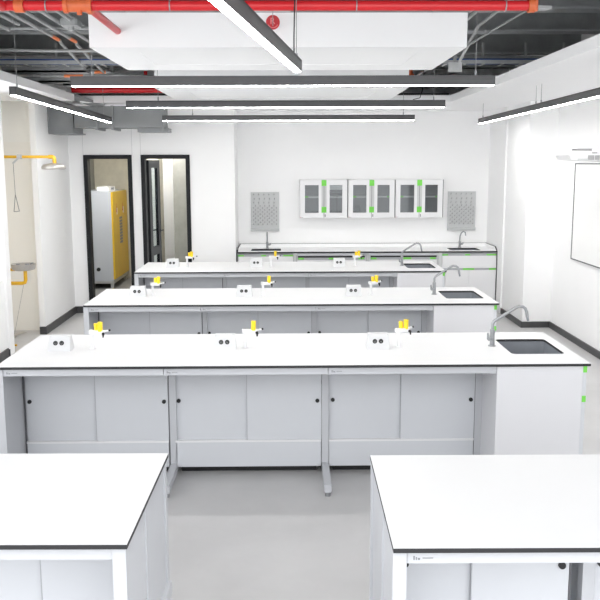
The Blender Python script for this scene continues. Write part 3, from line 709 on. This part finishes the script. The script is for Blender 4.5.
# ================================================================== CEILING THINGS
def cloud(x0, x1, y0, y1, z0, z1, rx0, rx1, ry0, ry1, label):
    m = MB()
    root = thing('ceiling_cloud', ((x0 + x1) / 2, (y0 + y1) / 2, z0), label, 'ceiling panel', 'floating white ceiling panels')
    dep = .004
    bm_out = [(x0, y0), (x1, y0), (x1, y1), (x0, y1)]; inn = [(rx0, ry0), (rx1, ry0), (rx1, ry1), (rx0, ry1)]
    vs = [(x, y, z0) for x, y in bm_out] + [(x, y, z0) for x, y in inn] + [(x, y, z0 + dep) for x, y in inn] + [(x, y, z1) for x, y in bm_out]
    fs = [(i, (i + 1) % 4, 4 + (i + 1) % 4, 4 + i) for i in range(4)] + [(4 + i, 4 + (i + 1) % 4, 8 + (i + 1) % 4, 8 + i) for i in range(4)] + [(8, 9, 10, 11), (12, 13, 14, 15)] + [(i, (i + 1) % 4, 12 + (i + 1) % 4, 12 + i) for i in range(4)]
    m.add(vs, fs)
    obj('panel_body', m, M['cloud'], root)
    for x in (x0 + .2, x1 - .2):
        for y in (y0 + .2, y1 - .2): obj('hanger_rod', MB().tube([(x, y, z1), (x, y, ZT)], .005, 6), M['conduit'], root)
cloud(-1.27, 1.175, 5.70, 7.06, ZS, 3.04, -.99, .89, 5.98, 6.70, 'white floating ceiling panel nearer the viewer, behind the red sprinkler main')
cloud(-1.31, 1.225, 8.72, 10.53, ZS, 3.02, -1.02, .94, 9.14, 10.04, 'farther white floating ceiling panel, above the far lamps')

# linear pendant lamps
def lamp(a, b, label, wires=(.08, .92), zt=3.6, z=2.58, w_=.048, h=.062, cable=None):
    a = Vector((*a, z)); b = Vector((*b, z)); d = (b - a); L = d.length; dn = d.normalized()
    root = thing('linear_pendant_lamp', tuple((a + b) / 2), label, 'pendant lamp', 'linear pendant lamps')
    m = MB(); sd = dn.cross(Vector((0, 0, 1))) ; o = Vector((0, 0, h / 2))
    m.bar(a + Vector((0, 0, h - .006)), b + Vector((0, 0, h - .006)), w_, .012)
    for s in (-1, 1): m.bar(a + sd * s * (w_ / 2 - .003) + o, b + sd * s * (w_ / 2 - .003) + o, .006, h)
    for p, s in ((a, 1), (b, -1)): m.bar(p + o, p + dn * s * .005 + o, w_, h)
    m.bar(a + Vector((0, 0, .03)), b + Vector((0, 0, .03)), w_ - .008, .01)
    obj('housing', m, M['lamp'], root)
    obj('diffuser', MB().bar(a + dn * .006 + Vector((0, 0, .001)), b - dn * .006 + Vector((0, 0, .001)), w_ - .012, .008), M['led'], root)
    for t_ in wires:
        p = a + d * t_
        wr = obj('suspension_wire', MB().tube([p + Vector((0, 0, h)), Vector((p.x, p.y, zt))], .0025, 5), M['wire'], root)
        obj('wire_grip', MB().cyl(p + Vector((0, 0, h)), .007, .03, n=8), M['chrome'], wr)
    if cable:
        p = a + d * cable[0]
        pts = [p + Vector((-cable[1] * .35, 0, h + .005)), p + Vector((-cable[1] * .1, 0, h + .02)), p + Vector((0, 0, h + .10)), p + Vector((.005, 0, h + .3)), Vector((p.x + .02, p.y, zt))]
        obj('power_cable', MB().tube(pts, .004, 6), M['black'], root)
lamp((-1.40, 5.71), (1.355, 5.67), 'dark grey pendant lamp across the room nearest the viewer, largest of the three crosswise ones', wires=(.05, .955), zt=3.6)
lamp((-1.447, 7.90), (1.436, 7.87), 'middle dark grey pendant lamp of the three running crosswise', wires=(.10, .965), cable=(.93, .25))
lamp((-1.468, 10.30), (1.516, 10.25), 'farthest and lowest-looking crosswise pendant lamp', wires=(.12, .955), zt=2.823 if False else 3.6)
lamp((-2.005, 6.42), (-2.165, 10.68), 'dark pendant lamp running away from the viewer on the left side', wires=(.03, .9))
lamp((2.505, 11.2), (2.355, 5.0), 'dark pendant lamp running away from the viewer under the right soffit', wires=(.03, .44, .47, .9), zt=ZS)
lamp((.063, 4.83), (-.29, 2.2), 'dark pendant lamp set at a slant in the top foreground', wires=(.02, .9), cable=(.06, 0))

# red sprinkler pipes
t = thing('sprinkler_main', (0, 4.83, 2.93), 'thick red sprinkler main crossing the top of the view', 'pipe')
ZP = 2.93; YP = 4.83
obj('pipe', MB().tube([(-3.0, YP, ZP), (1.33, YP, ZP)], .0275, 16), M['red'], t)
obj('branch_pipe', MB().tube([(-1.085, YP, ZP), (-1.085, 5.75, ZP - .004)], .022, 14).tube([(-1.54, YP, ZP), (-1.54, 3.4, ZP + .03)], .03, 14), M['red'], t)
m = MB().cyl((-1.20, YP, ZP), .034, .13, 'x', 16).tube([(-1.085, YP, ZP), (-1.085, YP + .10, ZP)], .031, 14)
for x in (-1.205, -1.075): m.cyl((x, YP, ZP), .041, .022, 'x', 16)
m.cyl((-1.12, YP - .01, ZP - .05), .014, .03, n=10)
obj('tee_coupling', m, M['orange'], t)
m = MB().cyl((-1.47, YP, ZP), .037, .05, 'x', 16)
obj('elbow_coupling', m, M['orange'], t)
obj('end_coupling', MB().cyl((1.325, YP, ZP), .038, .035, 'x', 16).box(1.325, 1.375, YP - .02, YP + .02, ZP - .03, ZP + .05), M['orange'], t)
for x in (-1.30, -.63, .385, 1.20):
    obj('pipe_hanger', MB().tube([(x, YP + .031 * math.cos(a), ZP + .031 * math.sin(a)) for a in [k * PI / 8 for k in range(17)]], .0035, 6, cap=False).tube([(x, YP, ZP + .03), (x, YP, 3.6)], .004, 6), M['chrome'], t)
tag(obj('sprinkler_hose_line', MB().tube([(-1.5, 5.0, 2.99), (1.25, 5.0, 2.99)], .012, 8), M['black']), 'thin black pipe running just behind the red sprinkler main', 'pipe')
t = thing('rear_sprinkler_pipe', (0, 10.5, 2.95), 'red sprinkler pipe crossing the void above the far lamps', 'pipe')
obj('pipe', MB().tube([(-2.6, 10.62, 2.965), (-1.32, 10.62, 2.965)], .037, 14), M['red'], t)
obj('riser_elbow', MB().tube([(-1.62, 10.1, 3.13), (-1.62, 10.1, 3.04), (-1.59, 10.1, 3.02), (-1.35, 10.1, 3.02)], .02, 12), M['red'], t)
tag(obj('rear_dark_pipe', MB().tube([(-2.7, 10.70, 2.915), (2.0, 10.70, 2.915)], .012, 8), M['black']), 'thin black pipe along the front of the back soffit', 'pipe')
tag(obj('red_fitting', MB().cyl((1.33, 9.6, 3.0), .05, .07, 'x', 12).cyl((1.36, 9.6, 3.03), .03, .06, n=10).cyl((1.27, 9.6, 3.0), .03, .06, 'x', 10), M['orange']), 'small orange-red pipe fitting right of the far floating panel', 'fitting')
t = thing('alarm_bell', (-.083, 5.6, 2.92), 'round red disc sign with a pale letter hanging before the near floating panel', 'sign')
obj('disc', MB().cyl((-.083, 5.60, 2.965), .044, .02, 'y', 28), M['red2'], t)
text_mesh('R', .055, .0008, M['pink'], t, 'letter', (-.085, 5.5985, 2.970), RX90)
obj('rim_mark', MB().tube([(-.083 + .034 * math.cos(a), 5.599, 2.965 + .034 * math.sin(a)) for a in [PI * (1.15 + .07 * k) for k in range(11)]], .002, 6), M['pink'], t)
obj('rod', MB().tube([(-.083, 5.59, 2.94), (-.083, 5.59, 3.6)], .0025, 6), M['chrome'], t)
obj('mounting_bar', MB().box(-.21, .03, 5.66, 5.69, 3.042, 3.056), M['rack'], t)

# conduits running back over the left part
def conduit(pts, tape, label, r=.014):
    root = thing('electrical_conduit', tuple(pts[0]), label, 'conduit', 'steel conduits in the ceiling void')
    obj('pipe', MB().tube(pts, r, 8), M['conduit'], root)
    for a, b in tape: obj('orange_tape', MB().tube([a, b], r + .002, 8, cap=False), M['otape'], root)
zc = 3.17
conduit([(-2.11, 4.5, zc), (-2.11, 7.0, zc)], [], 'conduit running back at the far left of the ceiling void', .014)
conduit([(-2.00, 4.5, zc), (-2.02, 7.9, zc), (-2.04, 8.0, zc - .01), (-2.06, 8.9, 3.06)], [((-2.02, 7.62, zc), (-2.02, 7.85, zc))], 'conduit with orange tape, second from the left wall')
conduit([(-1.88, 4.5, zc), (-1.90, 8.0, zc), (-1.92, 8.1, zc - .01), (-1.98, 9.6, 3.05)], [((-1.90, 7.75, zc), (-1.90, 7.98, zc))], 'conduit with orange tape, third from the left wall')
conduit([(-1.76, 4.5, zc), (-1.78, 9.4, zc)], [((-1.78, 8.2, zc), (-1.78, 8.5, zc))], 'conduit nearest the left edge of the near floating panel')
conduit([(-1.64, 4.5, zc), (-1.65, 6.8, zc)], [], 'short conduit ending at a box beside the near floating panel')
tag(obj('junction_box', MB().box(-1.73, -1.60, 6.78, 6.95, 3.13, 3.18, c=.015).cyl((-1.66, 6.86, 3.10), .02, .03, n=10), M['conduit']), 'grey junction box hanging left of the near floating panel', 'junction box')
conduit([(-3.0, 7.2, 3.19), (-2.5, 7.4, 3.2), (-1.2, 7.4, 3.2)], [], 'crosswise conduit at upper left just under the beam')
conduit([(-3.0, 6.2, 3.03), (-2.42, 6.4, 3.03), (-2.30, 6.6, 2.99), (-2.28, 7.0, 2.93)], [((-2.31, 6.58, 2.995), (-2.285, 6.85, 2.955))], 'conduit bending down with orange tape at the top left edge')
conduit([(-2.6, 9.3, 3.0), (-1.95, 9.3, 3.0), (-1.85, 9.6, 3.04), (-1.5, 9.9, 3.05)], [((-2.35, 9.3, 3.0), (-2.15, 9.3, 3.0))], 'low crosswise conduit with orange tape above the left lamp')
conduit([(-2.4, 9.0, 3.12), (-1.2, 9.0, 3.12)], [((-2.24, 9.0, 3.12), (-2.05, 9.0, 3.12)), ((-1.72, 9.0, 3.14), (-1.48, 9.0, 3.14))], 'crosswise conduit over the blue cable run with two orange marks')
conduit([(-2.3, 9.5, 3.06), (-1.9, 9.5, 3.06)], [((-2.07, 9.5, 3.06), (-1.95, 9.5, 3.06))], 'short crosswise conduit with one orange mark below the blue cable')
conduit([(-2.26, 5.2, zc), (-2.28, 7.3, zc)], [], 'conduit along the left edge of the void, left of the taped pair')
conduit([(-1.70, 4.9, 3.24), (-1.72, 7.6, 3.24)], [], 'higher conduit passing above the junction box')
conduit([(-3.2, 8.0, 3.12), (-2.2, 8.05, 3.10), (-1.2, 8.05, 3.10)], [], 'crosswise conduit in front of the blue cable, left half')
t = thing('cable_ladder', (-2.6, 9.6, 3.0), 'grey stacked cable ladder pieces below the blue cable at upper left', 'cable tray')
for k, (xa, xb, yy, zz, ww) in enumerate(((-2.98, -2.1, 9.22, 3.03, .22), (-2.9, -2.3, 9.48, 2.95, .16), (-2.45, -1.9, 9.62, 2.93, .10))):
    obj('tray_section', MB().box(xa, xb, yy, yy + ww, zz, zz + .02).box(xa, xb, yy, yy + .01, zz, zz + .06), M['beam'], t)
# right side conduits and struts
conduit([(1.50, 4.9, 3.17), (1.55, 7.1, 3.17), (1.555, 7.2, 3.15), (1.60, 8.1, 3.0)], [], 'bent conduit right of the near floating panel')
conduit([(1.36, 4.9, 3.17), (1.40, 7.3, 3.17)], [], 'straight conduit beside the right edge of the near floating panel')
t = thing('diagonal_strut', (1.5, 6.6, 3.0), 'slanting steel brace rod running to a pale bracket at upper right', 'brace')
obj('rod', MB().tube([(1.66, 6.1, 3.12), (1.42, 9.8, 3.02)], .009, 8), M['chrome'], t)
obj('rod_clamp', MB().cyl((1.60, 7.0, 3.09), .02, .03, n=8), M['conduit'], t)
obj('end_plate', MB().bar((1.60, 6.0, 3.125), (1.80, 6.05, 3.125), .09, .02), M['rack'], t)
obj('bracket', MB().box(1.55, 1.68, 8.35, 8.37, 2.94, 3.03).cyl((1.61, 8.34, 2.98), .02, .02, 'y', 10), M['rack'], t)
obj('strut_upright', MB().box(1.60, 1.63, 8.37, 8.39, 3.0, 3.3), M['conduit'], t)

# cable tray
t = thing('cable_tray', (0, 8.8, 3.1), 'steel cable ladder tray crossing the void with blue and brown cables', 'cable tray')
ty0, ty1, tz = 8.75, 9.15, 3.09
obj('side_rail', MB().box(-3.3, 3.3, ty0, ty0 + .008, tz - .03, tz + .02), M['conduit'], t)
obj('side_rail', MB().box(-3.3, 3.3, ty1, ty1 + .008, tz, tz + .09), M['conduit'], t)
for k in range(34):
    x = -3.25 + k * .195
    obj('rung', MB().box(x, x + .022, ty0 + .008, ty1, tz - .012, tz - .003), M['conduit'], t)
obj('blue_cable', MB().tube([(-3.3, ty0 - .014, tz + .012), (3.3, ty0 - .014, tz + .012)], .007, 8), M['bcable'], t)
obj('blue_cable', MB().tube([(-3.3, ty1 - .03, tz + .016), (3.3, ty1 - .03, tz + .012)], .010, 8), M['bcable'], t)
obj('brown_cable', MB().tube([(-.5, ty1 - .03, tz + .05), (3.3, ty1 - .03, tz + .05)], .012, 8), M['brcable'], t)
for x in (-2.4, -1.1, .2, 1.45, 2.05, 2.5, 2.9):
    obj('tray_hanger', MB().box(x, x + .022, ty1 + .01, ty1 + .032, tz, 3.32), M['conduit'], t)

# duct at the back left
t = thing('ventilation_duct', (-2.3, 11.05, 2.52), 'grey sheet-metal ventilation duct above the doors at the back left', 'duct')
dy0, dy1 = 10.95, 11.40
obj('duct_run', MB().box(-2.67, -1.575, dy0, dy1, 2.531, 2.795), M['duct'], t)
obj('duct_drop', MB().box(-2.985, -2.68, dy0 - .02, dy1 + .05, 2.47, 2.795), M['duct'], t)
obj('drop_flange', MB().box(-2.988, -2.65, dy0 - .04, dy1 + .07, 2.452, 2.47).box(-2.988, -2.972, dy0 - .045, dy0 - .02, 2.47, 2.795), M['duct'], t)
for x in (-2.40, -2.20):
    fl_ = obj('duct_flange', MB().box(x, x + .03, dy0 - .035, dy1, 2.50, 2.80), M['duct'], t)
obj('end_flange', MB().box(-1.585, -1.555, dy0 + .01, dy1, 2.50, 2.79), M['duct'], t)
obj('lower_branch', MB().box(-1.90, -1.51, dy0 + .12, dy1, 2.478, 2.531), M['duct'], t)
obj('slanting_duct', MB().bar((-2.65, 10.55, 2.91), (-2.35, 10.95, 2.80), .2, .03), M['duct'], t)
obj('insulation_edge', MB().box(-2.66, -1.60, dy0 - .006, dy0, 2.797, 2.815), M['soffit'], t)
